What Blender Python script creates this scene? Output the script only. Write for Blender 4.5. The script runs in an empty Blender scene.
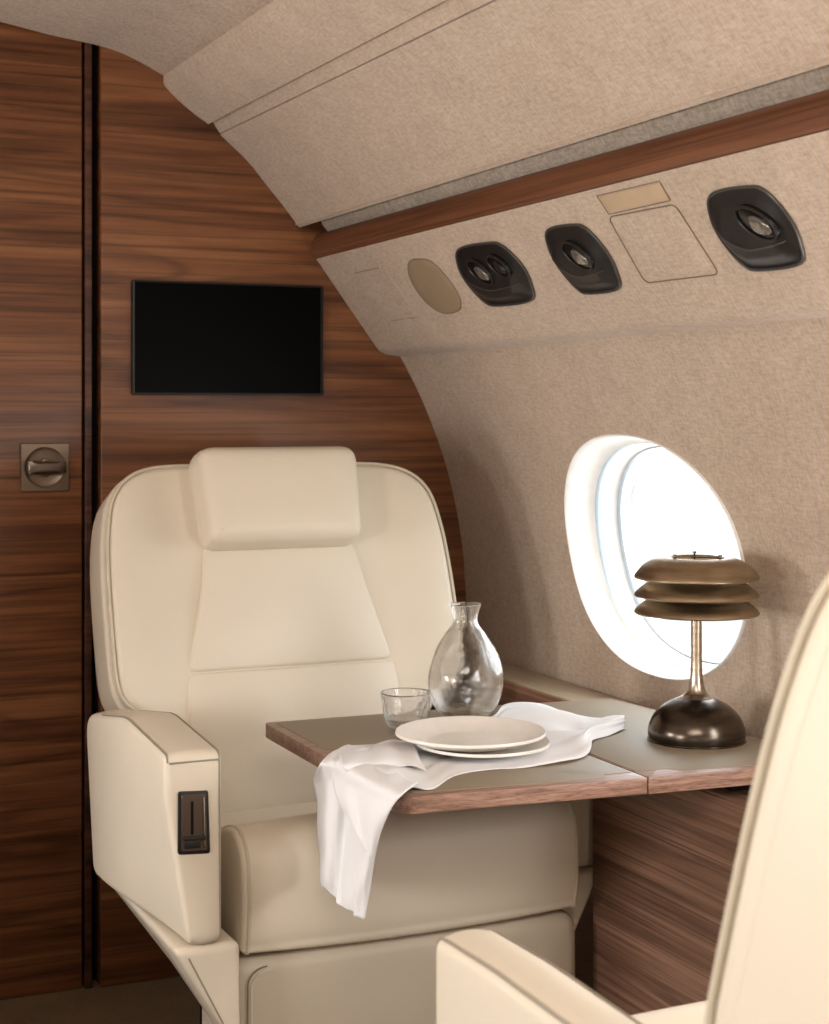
import bpy, bmesh, math, random
from mathutils import Vector, Matrix
random.seed(4)
S = bpy.context.scene
C = S.collection
PI = math.pi
# ------------------------------------------------------------------ camera
FPX, CX, HY, EYE = 1600.0, 414.5, 412.0, 1.16
YAW = math.atan(715/1600)
cam = bpy.data.cameras.new('camera'); camo = bpy.data.objects.new('camera', cam); C.objects.link(camo)
camo.location = (0, 0, EYE); camo.rotation_euler = (PI/2, 0, -YAW)
cam.sensor_fit = 'HORIZONTAL'; cam.sensor_width = 36; cam.lens = FPX/829*36
cam.shift_y = -(512-HY)/829
cam.clip_start = .05
cam.dof.use_dof = True; cam.dof.focus_distance = 2.45; cam.dof.aperture_fstop = 10.0
S.camera = camo
# ------------------------------------------------------------------ light
S.view_settings.view_transform = 'Standard'; S.view_settings.look = 'None'
S.view_settings.exposure = 0.42; S.view_settings.gamma = 1.0
try: S.view_settings.use_curve_mapping = False
except Exception: pass
w = bpy.data.worlds.new('sky'); S.world = w; w.use_nodes = True
w.node_tree.nodes['Background'].inputs[0].default_value = (.93, .965, 1, 1)
w.node_tree.nodes['Background'].inputs[1].default_value = .95
def area(name, loc, target, sx, sy, power, col, shape='ELLIPSE', spread=PI):
    l = bpy.data.lights.new(name, 'AREA'); l.shape = shape; l.size = sx; l.size_y = sy
    l.energy = power; l.color = col; l.spread = spread
    o = bpy.data.objects.new(name, l); C.objects.link(o); o.location = loc
    d = Vector(target)-Vector(loc); o.rotation_euler = d.to_track_quat('-Z', 'Y').to_euler()
    return o
XC = .2                                         # cabin centre line
WY = [2.42, 1.25, .08, -1.09]                   # window centres along the cabin
for i, y in enumerate(WY):                      # daylight in the windows of the far (left) side
    area('window_daylight', (2*XC-1.50, y, .92), (1.2, y+.15, .75), .54, .40, [14, 10, 5, 3][i], (1, .972, .94))
for i, y in enumerate(WY[1:]):                  # and of the near windows of the right side
    area('window_daylight', (1.50, y, .92), (0, y+.3, .7), .54, .40, [6, 3, 2][i], (1, .97, .93))
area('window_daylight', (1.74, 2.42, .96), (.9, 2.1, .66), .62, .48, 3.2, (.95, .98, 1))
area('ceiling_wash', (XC-.2, .4, 1.86), (XC+.35, 1.6, .4), 1.4, .5, 19, (1, .91, .80), 'RECTANGLE')
# ------------------------------------------------------------------ materials
def lin(c): return tuple(((v/255)/12.92 if v/255 <= .04045 else ((v/255+.055)/1.055)**2.4) for v in c)+(1,)
def newmat(name):
    m = bpy.data.materials.new(name); m.use_nodes = True; nt = m.node_tree
    return m, nt, nt.nodes['Principled BSDF']
def N(nt, t, **k):
    n = nt.nodes.new(t)
    for a, v in k.items(): setattr(n, a, v)
    return n
def noise(nt, vec, scale, detail=4, rough=.5, dist=0):
    n = N(nt, 'ShaderNodeTexNoise'); n.inputs['Scale'].default_value = scale; n.inputs['Detail'].default_value = detail
    n.inputs['Roughness'].default_value = rough; n.inputs['Distortion'].default_value = dist
    nt.links.new(vec, n.inputs['Vector']); return n
def mapping(nt, sc, rot=(0, 0, 0)):
    tc = N(nt, 'ShaderNodeTexCoord'); mp = N(nt, 'ShaderNodeMapping')
    mp.inputs['Scale'].default_value = sc; mp.inputs['Rotation'].default_value = rot
    nt.links.new(tc.outputs['Object'], mp.inputs['Vector']); return mp.outputs['Vector']
def ramp(nt, fac, stops):
    r = N(nt, 'ShaderNodeValToRGB'); e = r.color_ramp.elements
    while len(e) < len(stops): e.new(.5)
    for el, (p, c) in zip(e, stops): el.position = p; el.color = c
    nt.links.new(fac, r.inputs['Fac']); return r
def mixc(nt, a, b, fac, mode='MIX'):
    m = N(nt, 'ShaderNodeMix', data_type='RGBA', blend_type=mode)
    if isinstance(fac, (int, float)): m.inputs[0].default_value = fac
    else: nt.links.new(fac, m.inputs[0])
    for s, v in ((6, a), (7, b)):
        if isinstance(v, tuple): m.inputs[s].default_value = v
        else: nt.links.new(v, m.inputs[s])
    return m.outputs[2]
def bump(nt, h, bs, strength, dist=.001):
    b = N(nt, 'ShaderNodeBump'); b.inputs['Strength'].default_value = strength; b.inputs['Distance'].default_value = dist
    nt.links.new(h, b.inputs['Height']); nt.links.new(b.outputs[0], bs.inputs['Normal'])
def wood(name, dark, mid, light, axis='x', rough=.32, period=9, seed=0., rings=.85):
    m, nt, bs = newmat(name)
    ax = {'x': (1, 1, 1), 'y': (1, 1, 1)}[axis]
    along, across = .55, period
    sc = (along, across, across) if axis == 'x' else (across, along, across)
    v0 = mapping(nt, sc)
    add = N(nt, 'ShaderNodeVectorMath', operation='ADD'); add.inputs[1].default_value = (seed, seed*.7, seed*1.3)
    nt.links.new(v0, add.inputs[0]); v = add.outputs[0]
    n1 = noise(nt, v, 1.0, 3, .5, .7)
    # growth rings: bands of a warped field
    rg = N(nt, 'ShaderNodeMath', operation='MULTIPLY'); rg.inputs[1].default_value = 44
    nt.links.new(n1.outputs['Fac'], rg.inputs[0])
    sn = N(nt, 'ShaderNodeMath', operation='SINE'); nt.links.new(rg.outputs[0], sn.inputs[0])
    mr = N(nt, 'ShaderNodeMapRange'); mr.inputs['From Min'].default_value = -1; mr.inputs['From Max'].default_value = 1
    nt.links.new(sn.outputs[0], mr.inputs['Value'])
    n2 = noise(nt, v, 2.6, 6, .6, .2)
    sc2 = tuple(s*(2.2 if s == along else 16) for s in sc)
    n3 = noise(nt, mapping(nt, sc2), 1.0, 5, .65)
    base = ramp(nt, n2.outputs['Fac'], [(.30, lin(dark)), (.50, lin(mid)), (.72, lin(light))])
    c1 = mixc(nt, base.outputs[0], lin(dark), 0.0)
    rr = ramp(nt, mr.outputs[0], [(.0, (.50, .46, .43, 1)), (.30, (.88, .87, .86, 1)), (1, (1.08, 1.08, 1.08, 1))])
    c2 = mixc(nt, base.outputs[0], rr.outputs[0], rings, 'MULTIPLY')
    r3 = ramp(nt, n3.outputs['Fac'], [(.36, (.46, .42, .40, 1)), (.50, (1, 1, 1, 1)), (.70, (1.24, 1.21, 1.18, 1))])
    c3 = mixc(nt, c2, r3.outputs[0], .8, 'MULTIPLY')
    nt.links.new(c3, bs.inputs['Base Color']); bs.inputs['Roughness'].default_value = rough
    bump(nt, n3.outputs['Fac'], bs, .12, .0006)
    return m
def fabric(name, a, b, scale=1.0):
    m, nt, bs = newmat(name)
    n1 = noise(nt, mapping(nt, (230*scale, 60*scale, 230*scale)), 1, 3, .6)
    n2 = noise(nt, mapping(nt, (75*scale, 260*scale, 75*scale)), 1, 3, .6)
    n3 = noise(nt, mapping(nt, (14, 14, 14)), 1, 3, .5)
    s = N(nt, 'ShaderNodeMath', operation='ADD'); nt.links.new(n1.outputs['Fac'], s.inputs[0]); nt.links.new(n2.outputs['Fac'], s.inputs[1])
    h = N(nt, 'ShaderNodeMath', operation='MULTIPLY'); h.inputs[1].default_value = .5; nt.links.new(s.outputs[0], h.inputs[0])
    r = ramp(nt, h.outputs[0], [(.36, lin(a)), (.62, lin(b))])
    r2 = ramp(nt, n3.outputs['Fac'], [(.3, (.94, .93, .92, 1)), (.7, (1.04, 1.04, 1.04, 1))])
    nt.links.new(mixc(nt, r.outputs[0], r2.outputs[0], 1, 'MULTIPLY'), bs.inputs['Base Color'])
    bs.inputs['Roughness'].default_value = .92; bs.inputs['Specular IOR Level'].default_value = .2
    bs.inputs['Sheen Weight'].default_value = .15
    bump(nt, h.outputs[0], bs, .22, .001)
    return m
def leather(name, col, rough=.46, grain=.12, perforated=False):
    m, nt, bs = newmat(name)
    v = mapping(nt, (1, 1, 1))
    vo = N(nt, 'ShaderNodeTexVoronoi'); vo.inputs['Scale'].default_value = 420; nt.links.new(v, vo.inputs['Vector'])
    n = noise(nt, v, 7, 3)
    r = ramp(nt, n.outputs['Fac'], [(.3, tuple(x*.96 for x in lin(col)[:3])+(1,)), (.7, lin(col))])
    out = r.outputs[0]
    if perforated:
        sx = N(nt, 'ShaderNodeSeparateXYZ'); nt.links.new(mapping(nt, (1250, 1250, 1250)), sx.inputs[0])
        s1 = N(nt, 'ShaderNodeMath', operation='SINE'); nt.links.new(sx.outputs[0], s1.inputs[0])
        s2 = N(nt, 'ShaderNodeMath', operation='SINE'); nt.links.new(sx.outputs[2], s2.inputs[0])
        mu = N(nt, 'ShaderNodeMath', operation='MULTIPLY'); nt.links.new(s1.outputs[0], mu.inputs[0]); nt.links.new(s2.outputs[0], mu.inputs[1])
        rp = ramp(nt, mu.outputs[0], [(.45, (1, 1, 1, 1)), (.80, (.74, .71, .68, 1))])
        out = mixc(nt, out, rp.outputs[0], .6, 'MULTIPLY')
    nt.links.new(out, bs.inputs['Base Color'])
    bs.inputs['Roughness'].default_value = rough; bs.inputs['Specular IOR Level'].default_value = .38
    bump(nt, vo.outputs['Distance'], bs, grain, .0008)
    return m
def plain(name, col, rough=.5, metal=0, spec=.5, bumpn=0, coat=0):
    m, nt, bs = newmat(name)
    n = noise(nt, mapping(nt, (1, 1, 1)), 35, 4)
    c = lin(col)
    r = ramp(nt, n.outputs['Fac'], [(.3, tuple(x*.93 for x in c[:3])+(1,)), (.7, c)])
    nt.links.new(r.outputs[0], bs.inputs['Base Color'])
    bs.inputs['Roughness'].default_value = rough; bs.inputs['Metallic'].default_value = metal
    bs.inputs['Specular IOR Level'].default_value = spec; bs.inputs['Coat Weight'].default_value = coat
    if bumpn: bump(nt, n.outputs['Fac'], bs, bumpn, .001)
    return m
def brass(name, a, b, rough=.34):
    m, nt, bs = newmat(name)
    n = noise(nt, mapping(nt, (9, 9, 70)), 1, 4, .6); n2 = noise(nt, mapping(nt, (16, 16, 16)), 1, 3)
    r = ramp(nt, n.outputs['Fac'], [(.3, lin(a)), (.68, lin(b))])
    r2 = ramp(nt, n2.outputs['Fac'], [(.35, (.72, .72, .72, 1)), (.7, (1.05, 1.03, 1, 1))])
    nt.links.new(mixc(nt, r.outputs[0], r2.outputs[0], .7, 'MULTIPLY'), bs.inputs['Base Color'])
    bs.inputs['Metallic'].default_value = 1; bs.inputs['Roughness'].default_value = rough
    return m
def glass(name, scale, strength):
    m, nt, bs = newmat(name)
    bs.inputs['Transmission Weight'].default_value = 1; bs.inputs['Roughness'].default_value = .01
    bs.inputs['IOR'].default_value = 1.45; bs.inputs['Base Color'].default_value = (.985, .985, .98, 1)
    v = mapping(nt, (1, 1, .8))
    vo = N(nt, 'ShaderNodeTexVoronoi', feature='SMOOTH_F1'); vo.inputs['Scale'].default_value = scale; nt.links.new(v, vo.inputs['Vector'])
    bump(nt, vo.outputs['Distance'], bs, strength, .002)
    # thin-walled mix so the daylight also passes straight through
    tr = N(nt, 'ShaderNodeBsdfTransparent'); mx = N(nt, 'ShaderNodeMixShader'); mx.inputs[0].default_value = .78
    out = nt.nodes['Material Output']
    nt.links.new(tr.outputs[0], mx.inputs[1]); nt.links.new(bs.outputs[0], mx.inputs[2]); nt.links.new(mx.outputs[0], out.inputs['Surface'])
    return m
def pane_mat():
    m, nt, bs = newmat('window_pane')
    tr = N(nt, 'ShaderNodeBsdfTransparent'); tr.inputs[0].default_value = (.96, .98, .98, 1)
    gl = N(nt, 'ShaderNodeBsdfGlossy'); gl.inputs['Roughness'].default_value = .03
    mx = N(nt, 'ShaderNodeMixShader'); out = nt.nodes['Material Output']
    mx.inputs[0].default_value = .05; nt.links.new(tr.outputs[0], mx.inputs[1]); nt.links.new(gl.outputs[0], mx.inputs[2])
    nt.links.new(mx.outputs[0], out.inputs['Surface']); return m
M = dict(
    bulk=wood('walnut_bulkhead', (88, 51, 30), (124, 78, 48), (148, 100, 64), 'x', .38, 8, 3.1, .7),
    door=wood('walnut_door', (84, 48, 28), (120, 75, 46), (144, 97, 62), 'x', .38, 8, 11.7, .7),
    strip=wood('walnut_strip', (40, 20, 12), (78, 44, 28), (100, 62, 42), 'x', .5, 8, 5.),
    trimw=wood('walnut_trim', (92, 56, 36), (112, 70, 46), (124, 80, 54), 'y', .42, 14, 2.2, .2),
    cab=wood('walnut_cabinet', (106, 76, 62), (140, 106, 88), (166, 130, 110), 'y', .45, 20, 7.7, .55),
    tabw=wood('walnut_table', (112, 84, 72), (150, 116, 100), (176, 142, 124), 'x', .36, 40, 1.3, .4),
    edge=wood('walnut_table_edge', (112, 80, 66), (142, 106, 88), (170, 132, 112), 'y', .36, 40, 4.3, .4),
    fab=fabric('beige_linen', (175, 155, 138), (200, 183, 167)),
    fabc=fabric('ceiling_linen', (164, 145, 129), (194, 176, 160)),
    fabg=fabric('grey_linen', (148, 136, 124), (188, 176, 162)),
    leath=leather('cream_leather', (222, 211, 193)),
    perf=leather('cream_perforated_leather', (225, 215, 199), .5, .1, True),
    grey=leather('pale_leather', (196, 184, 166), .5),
    taupe=leather('taupe_leather', (140, 127, 107), .5, .16),
    ledge=leather('ledge_leather', (176, 160, 138), .4, .1),
    pipe=plain('piping', (206, 196, 176), .5),
    pipeg=plain('grey_piping', (150, 142, 128), .5),
    seam=plain('seam_shadow_thread', (128, 112, 92), .8),
    stitch=plain('stitching', (232, 226, 212), .7),
    black=plain('black_satin_plastic', (30, 27, 26), .38, 0, .5),
    rim=plain('pod_rim_and_highlight', (78, 74, 72), .35, .3),  # grey of the bezel, also used for the painted crest highlight
    blackg=plain('black_gloss_plastic', (16, 15, 15), .22, 0, .5),
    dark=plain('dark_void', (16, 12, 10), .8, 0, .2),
    screen=plain('screen_glass', (4, 4, 5), .35, 0, .05),
    bezel=plain('screen_bezel', (22, 21, 21), .45),
    bronze=plain('brushed_bronze', (128, 112, 98), .36, .85),
    bronzed=plain('dark_bronze', (118, 106, 98), .32, .9),
    chrome=plain('grey_metal', (170, 166, 160), .22, 1),
    lens=plain('lens_grey', (150, 146, 140), .15, .7),
    plastic=plain('taupe_plastic', (156, 136, 112), .55),
    plasticl=plain('beige_plastic', (192, 168, 140), .5),
    white=plain('window_lining', (240, 238, 234), .45),
    gasket=plain('window_gasket', (150, 160, 168), .35, .2),
    brass=brass('aged_brass', (140, 124, 104), (196, 176, 148), .36),
    brassd=brass('dark_aged_brass', (68, 62, 56), (112, 102, 92), .24),
    brassl=brass('brushed_brass_stem', (170, 156, 140), (212, 198, 182), .28),
    ceramic=plain('matt_ceramic', (236, 230, 222), .35, 0, .5, .05),
    carpet=None, cloth=None, glassA=glass('hammered_glass', 75, .42), glassB=glass('hammered_glass_tumbler', 110, .7), pane=pane_mat())
def carpet():
    m, nt, bs = newmat('brown_carpet')
    n = noise(nt, mapping(nt, (1, 1, 1)), 260, 5, .7); n2 = noise(nt, mapping(nt, (1, 1, 1)), 9, 3)
    r = ramp(nt, n.outputs['Fac'], [(.3, lin((122, 100, 78))), (.7, lin((182, 156, 126)))])
    r2 = ramp(nt, n2.outputs['Fac'], [(.3, (.85, .85, .85, 1)), (.7, (1.08, 1.08, 1.08, 1))])
    nt.links.new(mixc(nt, r.outputs[0], r2.outputs[0], 1, 'MULTIPLY'), bs.inputs['Base Color'])
    bs.inputs['Roughness'].default_value = 1; bs.inputs['Specular IOR Level'].default_value = .1
    bump(nt, n.outputs['Fac'], bs, 1, .008); return m
M['carpet'] = carpet()
def cloth():
    m, nt, bs = newmat('white_linen')
    n1 = noise(nt, mapping(nt, (500, 70, 500)), 1, 2); n2 = noise(nt, mapping(nt, (70, 500, 70)), 1, 2)
    s = N(nt, 'ShaderNodeMath', operation='ADD'); nt.links.new(n1.outputs['Fac'], s.inputs[0]); nt.links.new(n2.outputs['Fac'], s.inputs[1])
    bs.inputs['Base Color'].default_value = lin((250, 250, 252)); bs.inputs['Roughness'].default_value = .9
    bs.inputs['Specular IOR Level'].default_value = .15
    bump(nt, s.outputs[0], bs, .3, .0008)
    tl = N(nt, 'ShaderNodeBsdfTranslucent'); tl.inputs[0].default_value = lin((236, 236, 238))
    mx = N(nt, 'ShaderNodeMixShader'); mx.inputs[0].default_value = .18; out = nt.nodes['Material Output']
    nt.links.new(bs.outputs[0], mx.inputs[1]); nt.links.new(tl.outputs[0], mx.inputs[2]); nt.links.new(mx.outputs[0], out.inputs['Surface'])
    return m
M['cloth'] = cloth()
# ------------------------------------------------------------------ helpers
def tag(o, label=None, cat=None, group=None, kind=None):
    if label: o['label'] = label
    if cat: o['category'] = cat
    if group: o['group'] = group
    if kind: o['kind'] = kind
    return o
def thing(name, loc, label, cat, group=None):
    o = bpy.data.objects.new(name, None); C.objects.link(o); o.location = loc; o.empty_display_size = .05
    return tag(o, label, cat, group)
def origin(o):
    p = Vector((0, 0, 0))
    while o is not None: p += o.location; o = o.parent
    return p
class G:                                        # vertices and faces, in place coordinates
    def __init__(s): s.v = []; s.f = []
    def add(s, v, f):
        k = len(s.v); s.v += [Vector(p) for p in v]; s.f += [tuple(i+k for i in q) for q in f]; return s
def obj(name, g, mat, parent=None, smooth=True, angle=40, loc=None):
    if loc is None:
        loc = Vector((0, 0, 0)) if parent is None else origin(parent)
    loc = Vector(loc)
    me = bpy.data.meshes.new(name)
    me.from_pydata([tuple(p-loc) for p in g.v], [], g.f); me.validate()
    bm = bmesh.new(); bm.from_mesh(me); bmesh.ops.remove_doubles(bm, verts=bm.verts, dist=1e-6)
    bmesh.ops.recalc_face_normals(bm, faces=bm.faces)
    if smooth:
        for f in bm.faces: f.smooth = True
        a = math.radians(angle)
        for e in bm.edges:
            if len(e.link_faces) == 2 and e.calc_face_angle(0) > a: e.smooth = False
    bm.to_mesh(me); bm.free()
    me.materials.append(mat)
    o = bpy.data.objects.new(name, me); C.objects.link(o)
    if parent is not None:
        o.parent = parent; o.location = loc-origin(parent)
    else: o.location = loc
    return o
def catmull(pts, n, closed=False):
    pts = [tuple(p) for p in pts]; L = len(pts); out = []
    dim = len(pts[0])
    segs = L if closed else L-1
    for i in range(segs):
        if closed: p = [pts[(i+j-1) % L] for j in range(4)]
        else: p = [pts[max(0, min(L-1, i+j-1))] for j in range(4)]
        for k in range(n):
            t = k/n
            out.append(tuple(.5*(2*p[1][d]+(p[2][d]-p[0][d])*t+(2*p[0][d]-5*p[1][d]+4*p[2][d]-p[3][d])*t*t+(3*p[1][d]-p[0][d]-3*p[2][d]+p[3][d])*t**3) for d in range(dim)))
    if not closed: out.append(pts[-1])
    return out
def rpoly(pts, rad, n=6):                       # polygon with rounded corners
    out = []; L = len(pts)
    for i in range(L):
        p = Vector(pts[i]); a = Vector(pts[i-1])-p; b = Vector(pts[(i+1) % L])-p
        r = rad[i] if isinstance(rad, (list, tuple)) else rad
        if r <= 0: out.append(tuple(p)); continue
        ang = a.angle(b); d = min(r/math.tan(ang/2), a.length*.48, b.length*.48)
        A = p+a.normalized()*d; B = p+b.normalized()*d
        for k in range(n+1):
            t = k/n; out.append(tuple(A*(1-t)**2+p*2*t*(1-t)+B*t*t))
    return out
def resample(pts, step):
    out = []; L = len(pts)
    for i in range(L):
        a = Vector(pts[i]); b = Vector(pts[(i+1) % L]); k = max(1, int((b-a).length/step))
        for j in range(k): out.append(tuple(a.lerp(b, j/k)))
    return out
def inset(pts, d):
    L = len(pts); area_ = sum(pts[i][0]*pts[(i+1) % L][1]-pts[(i+1) % L][0]*pts[i][1] for i in range(L))
    s = 1 if area_ > 0 else -1; out = []
    for i in range(L):
        a = Vector(pts[i-1]); b = Vector(pts[i]); c = Vector(pts[(i+1) % L])
        e1 = (b-a); e2 = (c-b)
        e1 = e1.normalized() if e1.length > 1e-9 else e2.normalized(); e2 = e2.normalized() if e2.length > 1e-9 else e1
        n = Vector((-e1.y-e2.y, e1.x+e2.x)); 
        if n.length < 1e-6: out.append(tuple(b)); continue
        n.normalize(); k = max(.5, n.dot(Vector((-e1.y, e1.x))))
        out.append(tuple(b+n*(s*d/k)))
    return out
def pad(outline, f, n0, n1, r0, r1, slices=1, dome=0, depth=None, bulge=0, rings=6, arc=5, fillback=True):
    """closed slab: outline (a,b) from level n0 to n1, edges rounded by r0 / r1; f maps (a,b,n) to place"""
    L = len(outline); rows = []
    c = (sum(p[0] for p in outline)/L, sum(p[1] for p in outline)/L)
    def face(sgn, n, r):
        o = []
        for k in range(arc+1):
            t = k/arc*PI/2
            o.append((inset(outline, r*(1-math.sin(t))) if r*(1-math.sin(t)) > 1e-6 else outline, n-sgn*r*(1-math.cos(t)), 0))
        return o                                 # from face edge (k=0) to side (k=arc)
    low = face(-1, n0, r0); high = face(1, n1, r1)[::-1]
    ins0 = low[0][0]; ins1 = high[-1][0]
    def sc(pts, s): return [(c[0]+(p[0]-c[0])*s, c[1]+(p[1]-c[1])*s) for p in pts]
    for k in range(1, rings+1):
        s = k/(rings+1); rows.append((sc(ins0, s), n0, s))
    rows += low
    na, nb = low[-1][1], high[0][1]
    for k in range(1, slices):
        t = k/slices; rows.append(([p for p in inset(outline, -bulge*4*t*(1-t))] if bulge else outline, na+(nb-na)*t, 0))
    rows += high
    for k in range(rings, 0, -1):
        s = k/(rings+1); rows.append((sc(ins1, s), n1, s+10))
    v = []; fc = []
    xa, xb = min(p[0] for p in outline), max(p[0] for p in outline); ya, yb = min(p[1] for p in outline), max(p[1] for p in outline)
    def hump(p):
        u = (2*p[0]-xa-xb)/(xb-xa); w_ = (2*p[1]-ya-yb)/(yb-ya)
        return max(0, 1-u**4)*max(0, 1-w_**4)
    for pts, n, s in rows:
        for p in pts:
            nn = n
            if dome and n > (n0+n1)/2: nn += dome*hump(p)*min(1, (n-(n0+n1)/2)/((n1-n0)/2))
            if depth: nn += depth(p[0], p[1], (nn-n0)/(n1-n0) if n1 != n0 else 1)
            v.append(f(p[0], p[1], nn))
    for j in range(len(rows)-1):
        for i in range(L):
            fc.append((j*L+i, j*L+(i+1) % L, (j+1)*L+(i+1) % L, (j+1)*L+i))
    k = len(v); 
    d0 = depth(c[0], c[1], 0) if depth else 0; d1 = depth(c[0], c[1], 1) if depth else 0
    v.append(f(c[0], c[1], n0+d0)); v.append(f(c[0], c[1], n1+dome*hump(c)+d1))
    for i in range(L):
        fc.append((k, (i+1) % L, i)); b = (len(rows)-1)*L; fc.append((k+1, b+i, b+(i+1) % L))
    return G().add(v, fc)
def tube(pts, r, closed=False, seg=8):
    pts = [Vector(p) for p in pts]; L = len(pts); v = []; fc = []; up = None
    for i in range(L):
        a = pts[(i-1) % L] if (closed or i) else pts[0]; b = pts[(i+1) % L] if (closed or i < L-1) else pts[-1]
        t = (b-a).normalized() if (b-a).length > 1e-9 else Vector((0, 0, 1))
        if up is None: up = t.orthogonal().normalized()
        up = (up-t*up.dot(t)); up = up.normalized() if up.length > 1e-6 else t.orthogonal().normalized(); w_ = t.cross(up)
        rr = r[i] if isinstance(r, (list, tuple)) else r
        for k in range(seg):
            q = 2*PI*k/seg; v.append(pts[i]+(up*math.cos(q)+w_*math.sin(q))*rr)
    for i in range(L if closed else L-1):
        for k in range(seg):
            j = (i+1) % L; fc.append((i*seg+k, i*seg+(k+1) % seg, j*seg+(k+1) % seg, j*seg+k))
    if not closed: fc += [tuple(range(seg))[::-1], tuple((L-1)*seg+k for k in range(seg))]
    return G().add(v, fc)
def lathe(prof, c, seg=64, wob=None):
    """prof: list of (r, z); r=0 ends close; not otherwise capped"""
    v = []; fc = []; n = len(prof); c = Vector(c)
    for j, (r, z) in enumerate(prof):
        for k in range(seg):
            a = 2*PI*k/seg; rr = r+(wob(a, z) if wob and r > 0 else 0)
            v.append(c+Vector((rr*math.cos(a), rr*math.sin(a), z)))
    for j in range(n-1):
        for k in range(seg): fc.append((j*seg+k, j*seg+(k+1) % seg, (j+1)*seg+(k+1) % seg, (j+1)*seg+k))
    return G().add(v, fc)
def box(x0, x1, y0, y1, z0, z1, r=.002):
    o = rpoly([(x0, y0), (x1, y0), (x1, y1), (x0, y1)], r, 3)
    rr = min(r, (z1-z0)*.45)
    return pad(o, lambda a, b, n: Vector((a, b, n)), z0, z1, rr, rr, arc=2, rings=0)
def ellipse(cx, cy, a, b, n=40, p=2.0):
    out = []
    for k in range(n):
        t = 2*PI*k/n; c, s = math.cos(t), math.sin(t)
        out.append((cx+a*math.copysign(abs(c)**(2/p), c), cy+b*math.copysign(abs(s)**(2/p), s)))
    return out
def struct(name, g, mat, label=None, **k):
    o = obj(name, g, mat, **k); o['kind'] = 'structure'
    if label: o['label'] = label
    return o
# ------------------------------------------------------------------ cabin section (x, z) at the bulkhead and one third nearer
YB = 3.199; YN = -2.4
CEIL = [((.20, 1.952), (.20, 1.905)), ((.38, 1.943), (.42, 1.892)), ((.5385, 1.9255), (.60, 1.868)), ((.6361, 1.9094), (.69, 1.856)), ((.7361, 1.8968), (.775, 1.852)),
        ((.7974, 1.8802), (.828, 1.8435)), ((.872, 1.846), (.885, 1.826)), ((.90, 1.83), (.915, 1.81))]
UPP = [((.868, 1.858), (.879, 1.847)), ((.8665, 1.8447), (.8774, 1.8347)), ((.8691, 1.8278), (.8832, 1.8139)), ((.8943, 1.8027), (.9101, 1.7857)), ((.9301, 1.7755), (.9452, 1.7575)), ((.9613, 1.7555), (.9762, 1.7363))]
MIDS = [((.9625, 1.7560), (.9775, 1.7368)), ((.9849, 1.7373), (1.0013, 1.7147))]
LOW = [((.9865, 1.7355), (1.003, 1.7127)), ((1.0447, 1.6859), (1.0546, 1.6703)), ((1.0871, 1.6379), (1.094, 1.6256)), ((1.1298, 1.5895), (1.1330, 1.5850)), ((1.1581, 1.554), (1.1592, 1.5545)), ((1.163, 1.5535), (1.164, 1.5540))]
def at(p, y):
    t = min(1.0, (YB-y)/2.2)
    return (p[0][0]+(p[1][0]-p[0][0])*t, p[0][1]+(p[1][1]-p[0][1])*t)
def densify(sec, n=6):
    flat = catmull([p[0]+p[1] for p in sec], n); return [((q[0], q[1]), (q[2], q[3])) for q in flat]
def sheet(sec, y0, y1, thick, ny=8, mirror=False, out=1):
    """bent panel following a section, with real thickness away from the cabin"""
    v = []; fc = []; n = len(sec)
    ys = [y1+(y0-y1)*k/ny for k in range(ny+1)]
    for y in ys:
        P = [Vector(at(p, y)) for p in sec]
        off = []
        for i in range(n):
            t = (P[min(n-1, i+1)]-P[max(0, i-1)]).normalized(); off.append(Vector((-t.y, t.x))*out)
        for i in range(n): v.append((P[i].x, y, P[i].y))
        for i in range(n): q = P[i]+off[i]*thick; v.append((q.x, y, q.y))
    if mirror: v = [(2*XC-a, b, c) for a, b, c in v]
    m = 2*n
    for j in range(ny):
        for i in range(n-1):
            fc.append((j*m+i, j*m+i+1, (j+1)*m+i+1, (j+1)*m+i)); fc.append((j*m+n+i, (j+1)*m+n+i, (j+1)*m+n+i+1, j*m+n+i+1))
        for i in (0, n-1): fc.append((j*m+i, j*m+n+i, (j+1)*m+n+i, (j+1)*m+i))
    for j in (0, ny):
        for i in range(n-1): fc.append((j*m+i, j*m+i+1, j*m+n+i+1, j*m+n+i))
    return G().add(v, fc)
g = sheet(densify(CEIL), YN, YB, .02); g2 = sheet(densify(CEIL), YN, YB, .02, mirror=True); g.add(g2.v, g2.f)
struct('ceiling', g, M['fabc'], 'curved beige linen cabin ceiling')
# floor
struct('floor', G().add([(-1.4, YN, 0), (1.8, YN, 0), (1.8, YB+.1, 0), (-1.4, YB+.1, 0), (-1.4, YN, -.03), (1.8, YN, -.03), (1.8, YB+.1, -.03), (-1.4, YB+.1, -.03)],
       [(0, 1, 2, 3), (4, 7, 6, 5), (0, 4, 5, 1), (1, 5, 6, 2), (2, 6, 7, 3), (3, 7, 4, 0)]), M['carpet'], 'brown wool carpet', smooth=False)
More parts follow.
